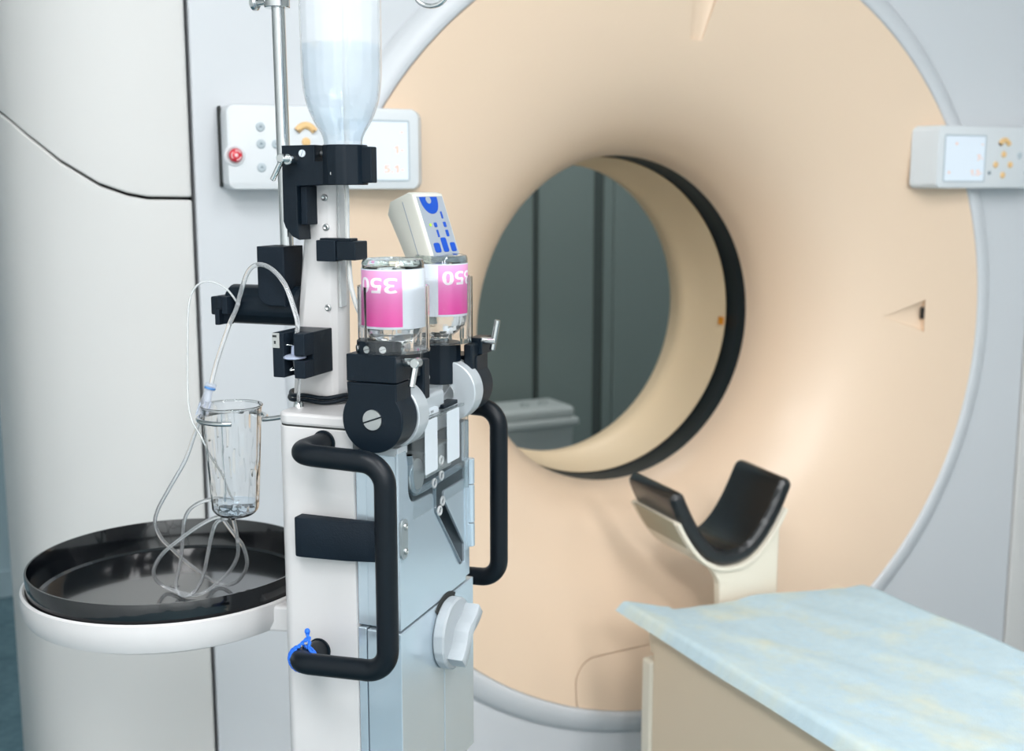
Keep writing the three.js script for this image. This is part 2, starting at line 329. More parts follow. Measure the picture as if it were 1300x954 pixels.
// control panels (x measured from the bore towards the outside, s = side)
function glyphs(draw) {
  const c = document.createElement('canvas'); c.width = 256; c.height = 256; const k = c.getContext('2d');
  k.fillStyle = '#dfe8f2'; k.fillRect(0, 0, 256, 256); draw(k);
  const t = new THREE.CanvasTexture(c); t.colorSpace = THREE.SRGBColorSpace; return t;
}
for (const s of [-1, 1]) {
  const xi = .556, xo = .897, y0 = 1.321, y1 = 1.451, zf = .338;
  const sh = s < 0 ? rrect(-xo, -xi, y0, y1, .014) : rrect(xi, xo, y0, y1, .014);
  const g = ext(sh, .284, zf, .004, 8), p = g.attributes.position;
  for (let i = 0; i < p.count; i++) { const a = Math.abs(p.getX(i)); if (a < xi + .03 && p.getZ(i) > .31) p.setX(i, s * (a + .024)); }
  g.computeVertexNormals();
  const cp = part('control_panel', toCreasedNormals(g, .6), M.panelWhite, gantry);
  cp.userData.label = s < 0 ? 'white control panel with a red emergency button' : 'white control panel with a display and yellow keys';
  part('gap_shade_strip', box(s * (xo + .0005) - .0013, s * (xo + .0005) + .0013, y0 + .004, y1 - .001, .283, .3, .001), M.gapDark, cp);  // dark strip standing in for the shade in the gap at the panel edge
  const X = (a, b) => s < 0 ? [-b, -a] : [a, b];
  // display: bezel, glass
  const [d0, d1] = X(.600, .715);
  const fr = rrect(d0 - .003, d1 + .003, y0 + .013, y1 - .018, .004); const hp = rrect(d0, d1, y0 + .016, y1 - .021, .002); fr.holes.push(hp);
  part('display_bezel', ext(fr, zf - .002, zf + .0016, .0004, 6), M.button, cp);
  const map = glyphs(k => {
    k.fillStyle = '#f3c3ad'; k.font = 'bold 46px sans-serif'; k.textAlign = 'right';
    if (s < 0) { k.fillText('\u2191', 40, 60); k.fillText('-', 240, 60); k.fillText('1-', 240, 140); k.fillText('5.1-', 240, 226); }
    else { k.fillText('\u2022', 80, 62); k.fillText('-', 246, 60); k.fillText('7-', 246, 140); k.fillText('\u2022', 40, 226); k.fillText('1.5-', 246, 226); }
  });
  const screen = new THREE.PlaneGeometry(d1 - d0, y1 - y0 - .037).translate((d0 + d1) / 2, (y0 + y1) / 2 - .0025, zf + .0006);
  part('display_screen', screen, std(0xffffff, .3, { map, emissive: 0xffffff, emissiveMap: map, emissiveIntensity: .12 }), cp);
  const dome = (x, y, r, t, m, n = 'push_button') => part(n, new THREE.LatheGeometry([[1e-5, t], [r * .6, t], [r * .9, t * .8], [r, t * .3], [r, -.001]].map(q => new THREE.Vector2(q[0], q[1])), 24).rotateX(Math.PI / 2).translate(x, y, zf), m, cp);
  const arch = (x, y, m) => {
    const pts = []; for (let i = 0; i <= 8; i++) { const u = -1 + i / 4; pts.push([x + u * .0145, y + .004 - .009 * u * u, zf]); }
    part('arch_button', tube(pts, .0058, { seg: 10 }), m, cp);
  };
  if (s < 0) {
    for (const [x, y] of [[-.8445, 1.417], [-.8445, 1.391], [-.8445, 1.355], [-.820, 1.391]]) {
      dome(x, y, .0072, .0025, M.button);
      part('button_mark', ext(poly([[x - .003, y - .001], [x + .003, y - .001], [x, y + .003]]), zf + .0024, zf + .0029, 0), M.buttonMark, cp);
    }
    arch(-.772, 1.417, M.buttonYellow); dome(-.772, 1.395, .0072, .003, M.buttonYellow, 'yellow_button');
    for (const q of [-.0125, .0125]) dome(-.772 + q, 1.4125, .0024, .0064, M.buttonBrown, 'button_mark');
    for (const [x, y] of [[-.772, 1.35], [-.79, 1.372], [-.754, 1.372]]) dome(x, y, .0066, .003, M.buttonYellow, 'yellow_button');
    // emergency stop
    const ex = -.886, ey = 1.373; const ring0 = new THREE.LatheGeometry([[.0108, .001], [.013, .0025], [.0155, .0025], [.0165, 0]].map(q => new THREE.Vector2(q[0], q[1])), 32).rotateX(Math.PI / 2).translate(ex, ey, zf);
    part('stop_collar', ring0, M.panelWhite, cp);
    part('emergency_stop', new THREE.LatheGeometry([[1e-5, .012], [.0035, .0125], [.008, .0115], [.0105, .008], [.0098, .002], [.008, -.002]].map(q => new THREE.Vector2(q[0], q[1])), 32).rotateX(Math.PI / 2).translate(ex, ey, zf), M.red, cp).userData.label = 'red emergency stop button';
    for (let k = 0; k < 3; k++) { const a = k * 2.094 + .5; part('stop_arrow', new THREE.TorusGeometry(.0072, .0009, 6, 14, 1.3).rotateZ(a).translate(ex, ey, zf + .0119), M.redPale, cp); }
    part('stop_hub', new THREE.SphereGeometry(.003, 14, 8).scale(1, 1, .4).translate(ex, ey, zf + .0125), M.redPale, cp);
  } else {
    arch(.772, 1.419, M.buttonYellow); for (const [x, y] of [[.772, 1.393], [.749, 1.371], [.793, 1.371], [.772, 1.349]]) dome(x, y, .0068, .003, M.buttonYellow, 'yellow_button');
    dome(.732, 1.354, .004, .002, M.buttonMark, 'small_button');
    for (const [x, y] of [[.845, 1.417], [.845, 1.391], [.845, 1.355], [.82, 1.391]]) dome(x, y, .0072, .0025, M.button);
  }
}

// ------------------------------------------------------------------ patient table, sheet, head rest
const table = thing('patient_table', 'low beige patient table running up to the scanner bore', 'patient table', [0, 0, 1.5]);
const TT = .566;
{
  const top = new THREE.Shape();
  top.moveTo(-.222, TT - .006); for (let i = 0; i <= 16; i++) { const x = -.212 + .424 * i / 16; top.lineTo(x, TT - .016 * (1 - (x / .212) ** 2)); } top.lineTo(.222, TT - .006); top.lineTo(.214, TT - .06); top.lineTo(-.214, TT - .06); top.closePath();
  part('tabletop', ext(top, -1.0, 1.1, .004), M.tableSide, table);
  part('table_body', box(-.218, .218, .26, TT - .02, -.99, 1.06, .012), M.tableSide, table);
  part('end_cap', box(-.221, .221, .28, TT - .075, -1.018, -.985, .008), M.cream, table);
  part('pedestal', box(-.19, .19, .03, .28, -.2, .95, .03), M.tableSide, table);
  part('foot_plate', box(-.25, .25, 0, .04, -.3, 1.05, .01), M.cream, table);
}
{
  const t = thing('table_sheet', 'pale blue disposable sheet spread over the patient table', 'sheet', [0, TT, 1.5]);
  const nx = 70, nz = 110, pos = [], idx = [], uv = [];
  const H = (x, z) => .0022 * Math.sin(x * 31 + z * 9) * Math.sin(z * 13 - x * 7) + .0016 * Math.sin(x * 57 - z * 23 + 1);
  for (let j = 0; j <= nz; j++) for (let i = 0; i <= nx; i++) {
    const u = i / nx * 2 - 1, w = j / nz; let z = -1.035 + w * 2.08;
    const half = u < 0 ? .225 : .243; let x = u * (half + .024), y;
    const a = Math.abs(x);
    if (a < half) y = -.0145 * (1 - (x / half) ** 2) + .006; else { const o = a - half; y = .006 - o * .75 - o * o * 10; x = Math.sign(x) * (half + o * .5); }
    y += Math.max(0, H(x, z)) + .001;
    if (u > .3) z += .085 * (u - .3) / .7 * (1 - w);             // cut edge runs a little askew
    if (u < -.55) { const k = (-.55 - u) / .45; z -= .04 * k * (1 - w) ** 6; y += .012 * k * k * (1 - w) ** 10; x -= .004 * k * k * (1 - w) ** 14; } // lifted corner
    if (w < .02 && u > -.6) y -= .004 * (1 - w / .02);
    pos.push(x, y, z); uv.push(x + .3, z + 1.1);
  }
  for (let j = 0; j < nz; j++) for (let i = 0; i < nx; i++) { const a = j * (nx + 1) + i, b = a + nx + 1; idx.push(a, b, a + 1, b, b + 1, a + 1); }
  const g = new THREE.BufferGeometry(); g.setAttribute('position', new THREE.Float32BufferAttribute(pos, 3)); g.setAttribute('uv', new THREE.Float32BufferAttribute(uv, 2)); g.setIndex(idx); g.computeVertexNormals();
  part('cloth', g, M.sheet, t);
}
{
  const t = thing('head_rest', 'cream head rest with a black padded cradle at the table end', 'head rest', [0, .40, .40]);
  const bx = .40, oz = .40, top = x => .617 + .135 * (Math.abs(x) / .137) ** 2.3;
  // outer curve of the cushion and its inner offset
  const O = [], I = [], S1 = [], S2 = [];
  for (let i = 0; i <= 48; i++) {
    const x = -.137 + .274 * i / 48, e = .0005, d = new THREE.Vector2(2 * e, top(x + e) - top(x - e)).normalize(), n = new THREE.Vector2(-d.y, d.x), w = .031;
    O.push([x, top(x) - bx]); I.push([x + n.x * w, top(x) - bx + n.y * w]);
    if (Math.abs(x) <= .121) { S1.push([x - n.x * .0006, top(x) - bx - n.y * .0006]); S2.push([x - n.x * .0085, top(x) - bx - n.y * .0085]); }
  }
  const roundEnds = (a, b) => { const out = [...a.slice(1, -1)], cap = (p, q, from) => { const m = [(p[0] + q[0]) / 2, (p[1] + q[1]) / 2], r = Math.hypot(p[0] - q[0], p[1] - q[1]) / 2, a0 = Math.atan2(p[1] - m[1], p[0] - m[0]); for (let k = 0; k <= 10; k++) { const an = a0 + from * Math.PI * k / 10; out.push([m[0] + Math.cos(an) * r, m[1] + Math.sin(an) * r * .9]); } };
    cap(a[a.length - 1], b[b.length - 1], 1); out.push(...b.slice(1, -1).reverse()); cap(b[0], a[0], 1); return out; };
  // far side: the padding arms rise a little towards the bore
  const rise = g => { const p = g.attributes.position; for (let i = 0; i < p.count; i++) { const z = p.getZ(i), x = p.getX(i); p.setY(i, p.getY(i) + (.05 - z) * .05 * Math.min(1, Math.abs(x) / .1)); p.setX(i, x * (1 + (.05 - z) * .1)); } g.computeVertexNormals(); return toCreasedNormals(g, .7); };
  part('cushion', rise(extSoft(poly(roundEnds(O, I)), -.105, .05, .012)), M.cushion, t).userData.label = 'shiny black padded cradle';
  part('shell', rise(ext(poly([...S1, ...S2.reverse()]), -.108, .053, .002, 4)), M.cream, t);
  const st = new THREE.Shape(); st.moveTo(-.085, .246); st.quadraticCurveTo(-.04, .222, -.026, .185); st.lineTo(-.018, .02); st.lineTo(.112, .02); st.lineTo(.112, .21); st.quadraticCurveTo(.112, .24, .113, .29); st.lineTo(.08, .243); st.lineTo(.04, .2155); st.lineTo(0, .2085); st.lineTo(-.04, .2155); st.closePath();
  part('stem', ext(st, .026, .046, .003), M.cream, t);
  part('mount', box(-.01, .10, .02, .08, .04, .0815, .004), M.cream, t);
  { const pts = []; const q = []; for (let i = 0; i <= 10; i++) { const x = -.122 + .032 * i / 10, e = .0005, d = new THREE.Vector2(2 * e, top(x + e) - top(x - e)).normalize(), n = new THREE.Vector2(-d.y, d.x); pts.push([x - n.x * .0086, top(x) - bx - n.y * .0086]); q.push([x - n.x * .0102, top(x) - bx - n.y * .0102]); }
    part('side_pad', rise(ext(poly([...pts, ...q.reverse()]), -.09, .04, .0004, 4)), M.headPad, t).userData.label = 'grey patch on the outside of the cradle'; }
}
// bin behind the scanner
{
  const t = thing('waste_bin', 'pale grey lidded waste bin standing behind the scanner bore', 'bin', [.535, 0, -1.6]);
  const b = new THREE.CylinderGeometry(.31, .27, .47, 4, 1).rotateY(Math.PI / 4).scale(1, 1, .42).translate(0, .235, 0);
  part('body', toCreasedNormals(muv(b), .3), M.bin, t);
  part('lid', [box(-.237, .237, .462, .492, -.108, .108, .01), box(-.225, .225, .485, .535, -.1, .1, .02)], M.binLid, t);
  for (const [x, z] of [[.05, .03], [.13, .02]]) part('lid_knob', lathe([[1e-5, .548], [.014, .547], [.018, .54], [.018, .532]], x, z, 20), M.bin, t);
  part('foot_rim', box(-.195, .195, 0, .02, -.085, .085, .006), M.bin, t);
}

// ------------------------------------------------------------------ the injector (own axes: +x to its front, +z to its near side)
const IO = V(-.9307, 0, 1.1465), IR = THREE.MathUtils.degToRad(-46.8);
const inject = (name, label, category, base = [0, 0, 0], group) => {
  const p = V(...base).applyAxisAngle(V(0, 1, 0), IR).add(IO), o = thing(name, label, category, [p.x, p.y, p.z], IR, group);
  o.userData.at = base; return o;
};
const put = (name, geo, mat, t) => { const b = t.userData.at; const g = (Array.isArray(geo) ? merge(geo) : geo).clone(); g.translate(-b[0], -b[1], -b[2]); return part(name, g, mat, t); };
const ZC = -.095;
const injector = inject('contrast_injector', 'white and silver contrast injector trolley with black bent handles', 'injector', [-.07, 0, ZC]);
const ip = (n, g, m, parent = injector) => { const b = injector.userData.at; const q = (Array.isArray(g) ? merge(g) : g).clone(); q.translate(-b[0], -b[1], -b[2]); return part(n, q, m, parent); };
const mz = g => { const q = g.clone(); const p = q.attributes.position, n = q.attributes.normal; for (let i = 0; i < p.count; i++) { p.setZ(i, 2 * ZC - p.getZ(i)); if (n) n.setZ(i, -n.getZ(i)); } if (q.index) { const a = q.index.array; for (let i = 0; i < a.length; i += 3) { const t = a[i]; a[i] = a[i + 1]; a[i + 1] = t; } } else for (const k of Object.keys(q.attributes)) { const A = q.attributes[k], s = A.itemSize; for (let i = 0; i < A.count; i += 3) for (let j = 0; j < s; j++) { const t = A.array[i * s + j]; A.array[i * s + j] = A.array[(i + 1) * s + j]; A.array[(i + 1) * s + j] = t; } } return q; };

// cabinet
{
  const foot = new THREE.Shape(); // plan of the white cover in (x, -z)
  foot.moveTo(-.0485, .19); foot.lineTo(-.0485, 0); foot.lineTo(-.121, 0); foot.absarc(-.121, .014, .014, -Math.PI / 2, -Math.PI, true); foot.lineTo(-.135, .176); foot.absarc(-.121, .176, .014, Math.PI, Math.PI / 2, true); foot.closePath();
  const up = (y0, y1, bev) => ext(foot, y0, y1, bev, 10).rotateX(-Math.PI / 2);
  ip('cabinet_cover', up(.69, 1.0915, .0012), M.white).userData.label = 'white cabinet cover';
  ip('cabinet_lid', up(1.0925, 1.105, .003), M.white);
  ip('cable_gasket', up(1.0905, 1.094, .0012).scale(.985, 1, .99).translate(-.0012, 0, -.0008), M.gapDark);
  // silver front module
  ip('module_side', [box(-.048, -.036, .894, 1.072, -.186, -.003, .0012), box(-.037, -.0035, .894, 1.072, -.016, -.003, .0012), box(-.037, -.0035, .894, 1.072, -.186, -.1655, .0012), box(-.037, -.0035, .894, .908, -.17, -.01, .0012)], M.silver).userData.label = 'silver front module';
  ip('base_side', box(-.048, -.039, .69, .8915, -.187, -.002, .001), M.silver);
  ip('module_lid', box(-.05, -.006, 1.073, 1.098, -.160, -.030, .003), M.silverLight);
  ip('near_post', box(-.034, -.001, 1.069, 1.0775, -.024, -.002, .001), M.silverLight);
  // lower doors
  const dsh = (z0, z1) => rrect(z0, z1, .69, .890, .001);
  ip('lower_door', box(-.0375, 0, .69, .8905, -.1045, -.001, .0012), M.silver);
  ip('lower_door', box(-.0375, 0, .69, .8905, -.1875, -.1062, .0012), M.silver);
  ip('floor_plate', box(-.13, -.005, .672, .70, -.18, -.01, .003), M.black);
}
// front plate with its cut-out, drawn in (z, y)
{
  const pl = new THREE.Shape(); pl.moveTo(-.001, .8935); pl.lineTo(-.001, 1.072); pl.lineTo(-.018, 1.072); pl.lineTo(-.0215, 1.058); pl.lineTo(-.0215, 1.036); pl.quadraticCurveTo(-.022, 1.018, -.036, 1.0165); pl.lineTo(-.074, 1.0152); pl.quadraticCurveTo(-.0822, 1.0145, -.0825, 1.004); pl.lineTo(-.0845, .993); pl.lineTo(-.1505, .916); pl.lineTo(-.1625, .916); pl.lineTo(-.1625, .9365); pl.lineTo(-.1125, .9965); pl.quadraticCurveTo(-.108, 1.0015, -.1083, 1.0045); pl.quadraticCurveTo(-.1085, 1.0095, -.114, 1.0095); pl.lineTo(-.166, 1.0095); pl.lineTo(-.166, .8935); pl.closePath();
  ip('front_plate', muv(extX(pl, -.003, 0, .0004)), M.silver).userData.label = 'silver front plate with a branching cut-out';
  ip('pump_housing', [box(-.0358, -.034, .908, 1.072, -.1652, -.0165, .0003), box(-.034, -.0034, .9085, 1.072, -.1652, -.1638, .0003), box(-.034, -.0034, .9085, 1.072, -.018, -.0163, .0003), box(-.034, -.0034, .9082, .9098, -.164, -.018, .0003)], M.housing).userData.label = 'grey plastic housing inside the cut-out';
  // clear cover with two white strips, a clear rail and plumbing
  ip('clear_cover', box(.0042, .0056, 1.001, 1.0965, -.160, -.022, .0004), M.acrylic);
  ip('clear_rail', [box(.001, .0056, 1.0945, 1.0968, -.160, -.024, .0004), box(.001, .0056, 1.001, 1.0955, -.1625, -.1605, .0004)], M.acrylicEdge);
  for (const [a, b] of [[-.079, -.049], [-.136, -.104]]) { const s = ip('label_strip', extX(rrect(a, b, 1.0405, 1.0955, .002), .0058, .0064, .0002), M.labelWhite); s.userData.label = 'blank white label strip'; }
  ip('pump_block', box(-.034, .002, 1.034, 1.062, -.125, -.060, .002), M.greyMetal);
  ip('pump_rotor', rod([-.034, 1.042, -.040], [.0015, 1.042, -.040], .0175, 32), M.greyMetal);
  ip('plumbing', [tube([[0, 1.066, -.026], [0, 1.04, -.027], [0, 1.027, -.034], [0, 1.025, -.048], [0, 1.025, -.075], [0, 1.026, -.11], [0, 1.027, -.152]], .0036, { seg: 10 }), tube([[.0005, 1.022, -.083], [.0005, 1.0, -.0838], [.0005, .9925, -.0855], [.0005, .955, -.1175], [.0005, .919, -.1485]], .002, { seg: 10 })], M.acrylicBlue).userData.label = 'clear bluish plastic tubing manifold';
  for (const [z, y] of [[-.094, 1.046], [-.094, 1.03], [-.076, 1.026], [-.0965, 1.002], [-.089, .9935]]) ip('pipe_ring', new THREE.TorusGeometry(.0042, .0014, 8, 18).rotateY(Math.PI / 2).translate(.0035, y, z), M.tubingMilky);
  ip('sensor_bar', box(-.012, .0005, 1.097, 1.1015, -.146, -.110, .001), M.black);
  ip('name_plate', box(-.008, .0004, 1.0972, 1.1026, -.096, -.056, .0006), M.labelWhite);
  { const cv = document.createElement('canvas'); cv.width = 256; cv.height = 48; const k = cv.getContext('2d'); k.fillStyle = '#d2dae1'; k.fillRect(0, 0, 256, 48); k.fillStyle = '#20252a'; k.font = 'bold 34px sans-serif'; k.fillText('4', 88, 36); k.fillText('EM', 124, 36);
    const tx = new THREE.CanvasTexture(cv); tx.colorSpace = THREE.SRGBColorSpace; ip('plate_print', new THREE.PlaneGeometry(.038, .005).rotateY(Math.PI / 2).translate(.0006, 1.0999, -.076), std(0xffffff, .6, { map: tx })); }
  // hinge
  ip('hinge_leaf', box(-.003, .0015, .928, 1.030, -.1725, -.1635, .0006), M.silver);
  for (const [a, b] of [[.930, .9565], [.9575, 1.0005], [1.0015, 1.030]]) ip('hinge_barrel', rod([.001, a, -.177], [.001, b, -.177], .0052, 18), M.silver);
  // latch
  const lt = ip('latch_plate', extX(rrect(-.014, .0005, .9665, 1.0065, .006), .0005, .003, .0006), M.greyMetal);
  for (const y of [.974, .999]) ip('screw', capScrew(.003, y, -.0075, .0034, .0022, 'x'), M.screw, lt);
  // rotary knob: disc and curved grip
  const kz = -.111, ky = .853;
  const kn = ip('rotary_knob', [rod([.0005, ky, kz], [.0135, ky, kz], .0385, 64, .002)], M.whiteCool); kn.userData.label = 'light grey rotary knob';
  const gs = new THREE.Shape(); gs.moveTo(-.036, -.009); gs.quadraticCurveTo(-.02, -.0115, -.010, -.006); gs.quadraticCurveTo(0, .001, .010, -.004); gs.quadraticCurveTo(.024, -.0105, .036, -.009); gs.lineTo(.036, .008); gs.quadraticCurveTo(.022, .006, .010, .012); gs.quadraticCurveTo(0, .017, -.010, .011); gs.quadraticCurveTo(-.02, .006, -.036, .008); gs.closePath();
  const grip = ext(gs, .013, .031, .002, 10); grip.scale(.93, .9, 1); grip.rotateZ(.74); grip.rotateY(Math.PI / 2); grip.translate(0, ky, kz);
  ip('knob_grip', toCreasedNormals(grip, .6), M.whiteCool, kn);
  { const nt = new THREE.Shape(); nt.absarc(0, 0, .0435, 1.0, 2.3); nt.absarc(0, 0, .036, 2.3, 1.0, true); nt.closePath(); ip('knob_recess_shade', ext(nt, .0002, .001, 0, 20).rotateY(Math.PI / 2).translate(0, ky, kz), M.gapDark, kn); }  // thin dark crescent painted in for the shade of the recess round the knob
}
// grab bar block on the near side
{
  const b = new THREE.Shape(); b.moveTo(-.108, .0005); b.lineTo(-.108, -.013); b.quadraticCurveTo(-.108, -.016, -.1, -.016); b.lineTo(-.052, -.012); b.lineTo(-.018, -.004); b.lineTo(-.018, .0005); b.closePath();
  const g = toCreasedNormals(ext(b, .963, 1.0035, .0015, 6), .5).rotateX(-Math.PI / 2);
  ip('side_block', g, M.blackMatte).userData.label = 'black plastic block on the white cover';
  ip('side_block', mz(g), M.blackMatte);
}
// handles
{
  const path = bentPath([[-.080, 1.078, -.002], [-.0835, 1.078, .053], [.011, 1.075, .05], [.011, .873, .05], [-.092, .869, .052], [-.091, .862, -.002]], .022);
  const g = tube(path, .0105, { seg: 24, n: 160 });
  ip('handle', g, M.rubber).userData.label = 'bent black rubber-coated handle'; ip('handle', mz(g), M.rubber);
  for (const [x, y] of [[-.080, 1.078], [-.091, .862]]) { const f = rod([x, y, 0], [x, y, .0022], .0125, 28); ip('handle_flange', f, M.black); ip('handle_flange', mz(f), M.black); }
}
// swivelling bottle heads
{
  const cx = -.016, cy = 1.1085, R = .0318;
  const k = new THREE.Shape(); const a0 = Math.acos(.0255 / R);
  k.moveTo(.0095, 1.144); k.lineTo(.0095, cy + R * Math.sin(a0)); k.absarc(cx, cy, R, a0, Math.PI - a0, true); k.lineTo(-.0425, 1.144); k.closePath();
  const disc = ext(k, -.012, .021, .0012, 40);
  const blk = box(-.0425, .0095, 1.1448, 1.171, -.034, .021, .0012);
  const drum = rod([cx, cy - .001, -.036], [cx, cy - .001, -.0125], .0335, 56, .001);
  const scr = screwHead(cx + .0005, 1.109, .0208, .0098, .0018, 'z', .35);
  const lever = [rod([.0095, 1.163, .004], [.0225, 1.163, .004], .0042, 18), rod([.0225, 1.1665, .0035], [.0205, 1.1405, .011], .0032, 16), rod([.0225, 1.163, -.001], [.0225, 1.163, .009], .0048, 18)];
  const pin = rod([-.0425, 1.152, .008], [-.0475, 1.152, .008], .003, 14);
  for (const m of [0, 1]) {
    const f = m ? mz : (g => g);
    const h = ip('bottle_head', f(muv(disc)), M.black); h.userData.label = 'black swivel head below a bottle';
    ip('clamp_block', m ? box(-.004, .0125, 1.1445, 1.163, -.216, -.186, .0012) : blk, M.black, h); ip('drum', f(drum), M.silverLight, h); ip('slotted_screw', f(scr), M.screw, h); ip('pin', f(pin), M.screw, h);
    if (!m) ip('clamp_lever', merge(lever), M.chrome, h);
  }
  // slotted screw on the inner face of the far head
  ip('slotted_screw', screwHead(-.017, 1.106, ZC * 2 + .036, .0098, .0018, 'z', .95), M.screw);
  ip('clamp_lever', [rod([.0095, 1.160, -.190], [.027, 1.160, -.190], .004, 16), rod([.023, 1.150, -.190], [.0285, 1.183, -.192], .0032, 16)], M.chrome);
  // near bottle ring with three screws
  const rc = [-.0175, .000];
  const bandG = lathe([[.0135, 1.1685], [.0208, 1.1685], [.0214, 1.1692], [.0214, 1.1823], [.0208, 1.183], [.0135, 1.183], [.0135, 1.1685]], rc[0], rc[1], 48);
  const band = ip('neck_ring', bandG, M.black); 
  for (const a of [-.85, -.12, .6]) { const s = screwHead(0, 0, 0, .0033, .0012, 'z', .3).rotateY(a).translate(rc[0] + Math.sin(a) * .0212, 1.1758, rc[1] + Math.cos(a) * .0212); ip('screw', s, M.screw, band); }
  ip('head_post', box(.000, .012, 1.120, 1.160, -.05, -.036, .002), M.black);
  ip('head_bridge', box(-.034, -.004, 1.0975, 1.1165, -.122, -.05, .004), M.silverLight);
  // far neck holder
  const fc = [-.0275, -.165];
  const cup = ip('neck_holder', lathe([[.013, 1.116], [.0212, 1.116], [.0219, 1.1168], [.0219, 1.1592], [.0212, 1.16], [.013, 1.16], [.013, 1.116]], fc[0], fc[1], 56), M.black);
  ip('set_screw', capScrew(fc[0] - .006, 1.124, fc[1] + .0208, .0032, .0012), M.screw, cup);
  ip('far_clamp', box(-.002, .008, 1.120, 1.158, -.196, -.168, .002), M.black, cup);
  ip('spindle', rod([fc[0], 1.098, fc[1]], [fc[0], 1.117, fc[1]], .015, 32), M.silverLight);
  // clear shields round the bottles
  const shield = (x, z, R, y0, y1) => [lathe([[R, y0], [R, y1], [R + .0016, y1], [R + .0016, y0], [R, y0]], x, z, 72)];
  ip('bottle_shield', shield(-.007, -.01, .0325, 1.1745, 1.234), M.cupGlass).userData.label = 'clear plastic sleeve round a bottle';
  ip('bottle_shield', shield(-.0265, -.165, .0325, 1.1605, 1.231), M.cupGlass).userData.label = 'clear plastic sleeve round a bottle';
  ip('shield_foot', lathe([[.012, 1.1718], [.0343, 1.1718], [.0343, 1.1745], [.012, 1.1745], [.012, 1.1718]], -.007, -.01, 48), M.acrylic);
}
// column
{
  const sec = (x0, x1, z0, z1, y, r = .011) => { const s = rrect(x0, x1, z0, z1, r).getPoints(6); return s.map(p => V(p.x, y, p.y)); };
  const rows = [[0, 1], [.01, 1], ...[.2, .4, .6, .8].map(t => [t, 1]), [1, 1]].map(([t]) => sec(-.151 + .0265 * t, -.095 + .003 * t, -.092, -.054, 1.103 + .247 * t));
  const pos = [], idx = []; rows.forEach(r => r.forEach(p => pos.push(p.x, p.y, p.z)));
  const n = rows[0].length; for (let j = 0; j < rows.length - 1; j++) for (let i = 0; i < n - 1; i++) { const a = j * n + i, b = a + n; idx.push(a, b, a + 1, a + 1, b, b + 1); }
  const g = new THREE.BufferGeometry(); g.setAttribute('position', new THREE.Float32BufferAttribute(pos, 3)); g.setIndex(idx); g.computeVertexNormals();
  const col = ip('column', muv(toCreasedNormals(g, .8)), M.white); col.userData.label = 'white tapering column';
  ip('side_strip', box(-.0935, -.0905, 1.205, 1.33, -.072, -.060, .001), M.tubingMilky, col);
  for (const [x, y] of [[-.1035, 1.3155], [-.1025, 1.286], [-.1025, 1.205]]) ip('screw', capScrew(x, y, -.0542, .0036, .0018), M.screw, col);
  // cable wound round the column foot
  for (const [y, o] of [[1.1085, .003], [1.113, .0015]]) { const pts = []; for (let i = 0; i <= 20; i++) { const a = -.25 + i / 20 * (Math.PI * 1.35); pts.push([-.123 + Math.cos(Math.PI - a) * (.0325 + o), y + .001 * Math.sin(i), -.073 + Math.sin(Math.PI - a) * (.024 + o)]); } ip('cable', tube(pts, .0022, { seg: 8 }), M.black, col); }
  // tubing clip
  const cl = ip('tube_clip', box(-.083, -.0615, 1.2545, 1.273, -.064, -.038, .0012), M.black);
  ip('clip_jaw', box(-.105, -.0835, 1.253, 1.274, -.054, -.037, .001), M.blackMatte, cl);
  ip('clip_top', box(-.1035, -.068, 1.2728, 1.2758, -.056, -.042, .0008), M.black, cl);
  // bubble sensor box: two cheeks with a slot between
  const sb = ip('bubble_sensor', [box(-.1355, -.0995, 1.140, 1.1845, -.056, -.017, .001)], M.black); sb.userData.label = 'black bubble sensor box';
  ip('cheek', box(-.1355, -.1225, 1.140, 1.1845, -.0175, 0, .001), M.blackMatte, sb);
  ip('cheek', [box(-.1115, -.0995, 1.1625, 1.1845, -.0175, 0, .001), box(-.1115, -.0995, 1.140, 1.1575, -.0175, 0, .001)], M.blackMatte, sb);
  ip('sticker', box(-.1352, -.1272, 1.1695, 1.1842, -.0002, .0006, .0001), M.sticker, sb);
  ip('sticker_print', [box(-.133, -.131, 1.1735, 1.1765, .0005, .0009, 0), box(-.1345, -.130, 1.180, 1.1822, .0005, .0009, 0)], M.stickerInk, sb);
  ip('spring_wire', tube([[-.1255, 1.172, -.004], [-.121, 1.1725, -.003], [-.1165, 1.172, -.006]], .0006, { seg: 6 }), M.chrome, sb);
  ip('contact_spring', tube([[-.1215, 1.149, -.012], [-.117, 1.1495, -.006], [-.119, 1.147, -.004], [-.1135, 1.148, -.008]], .0008, { seg: 6 }), M.chrome, sb);
}
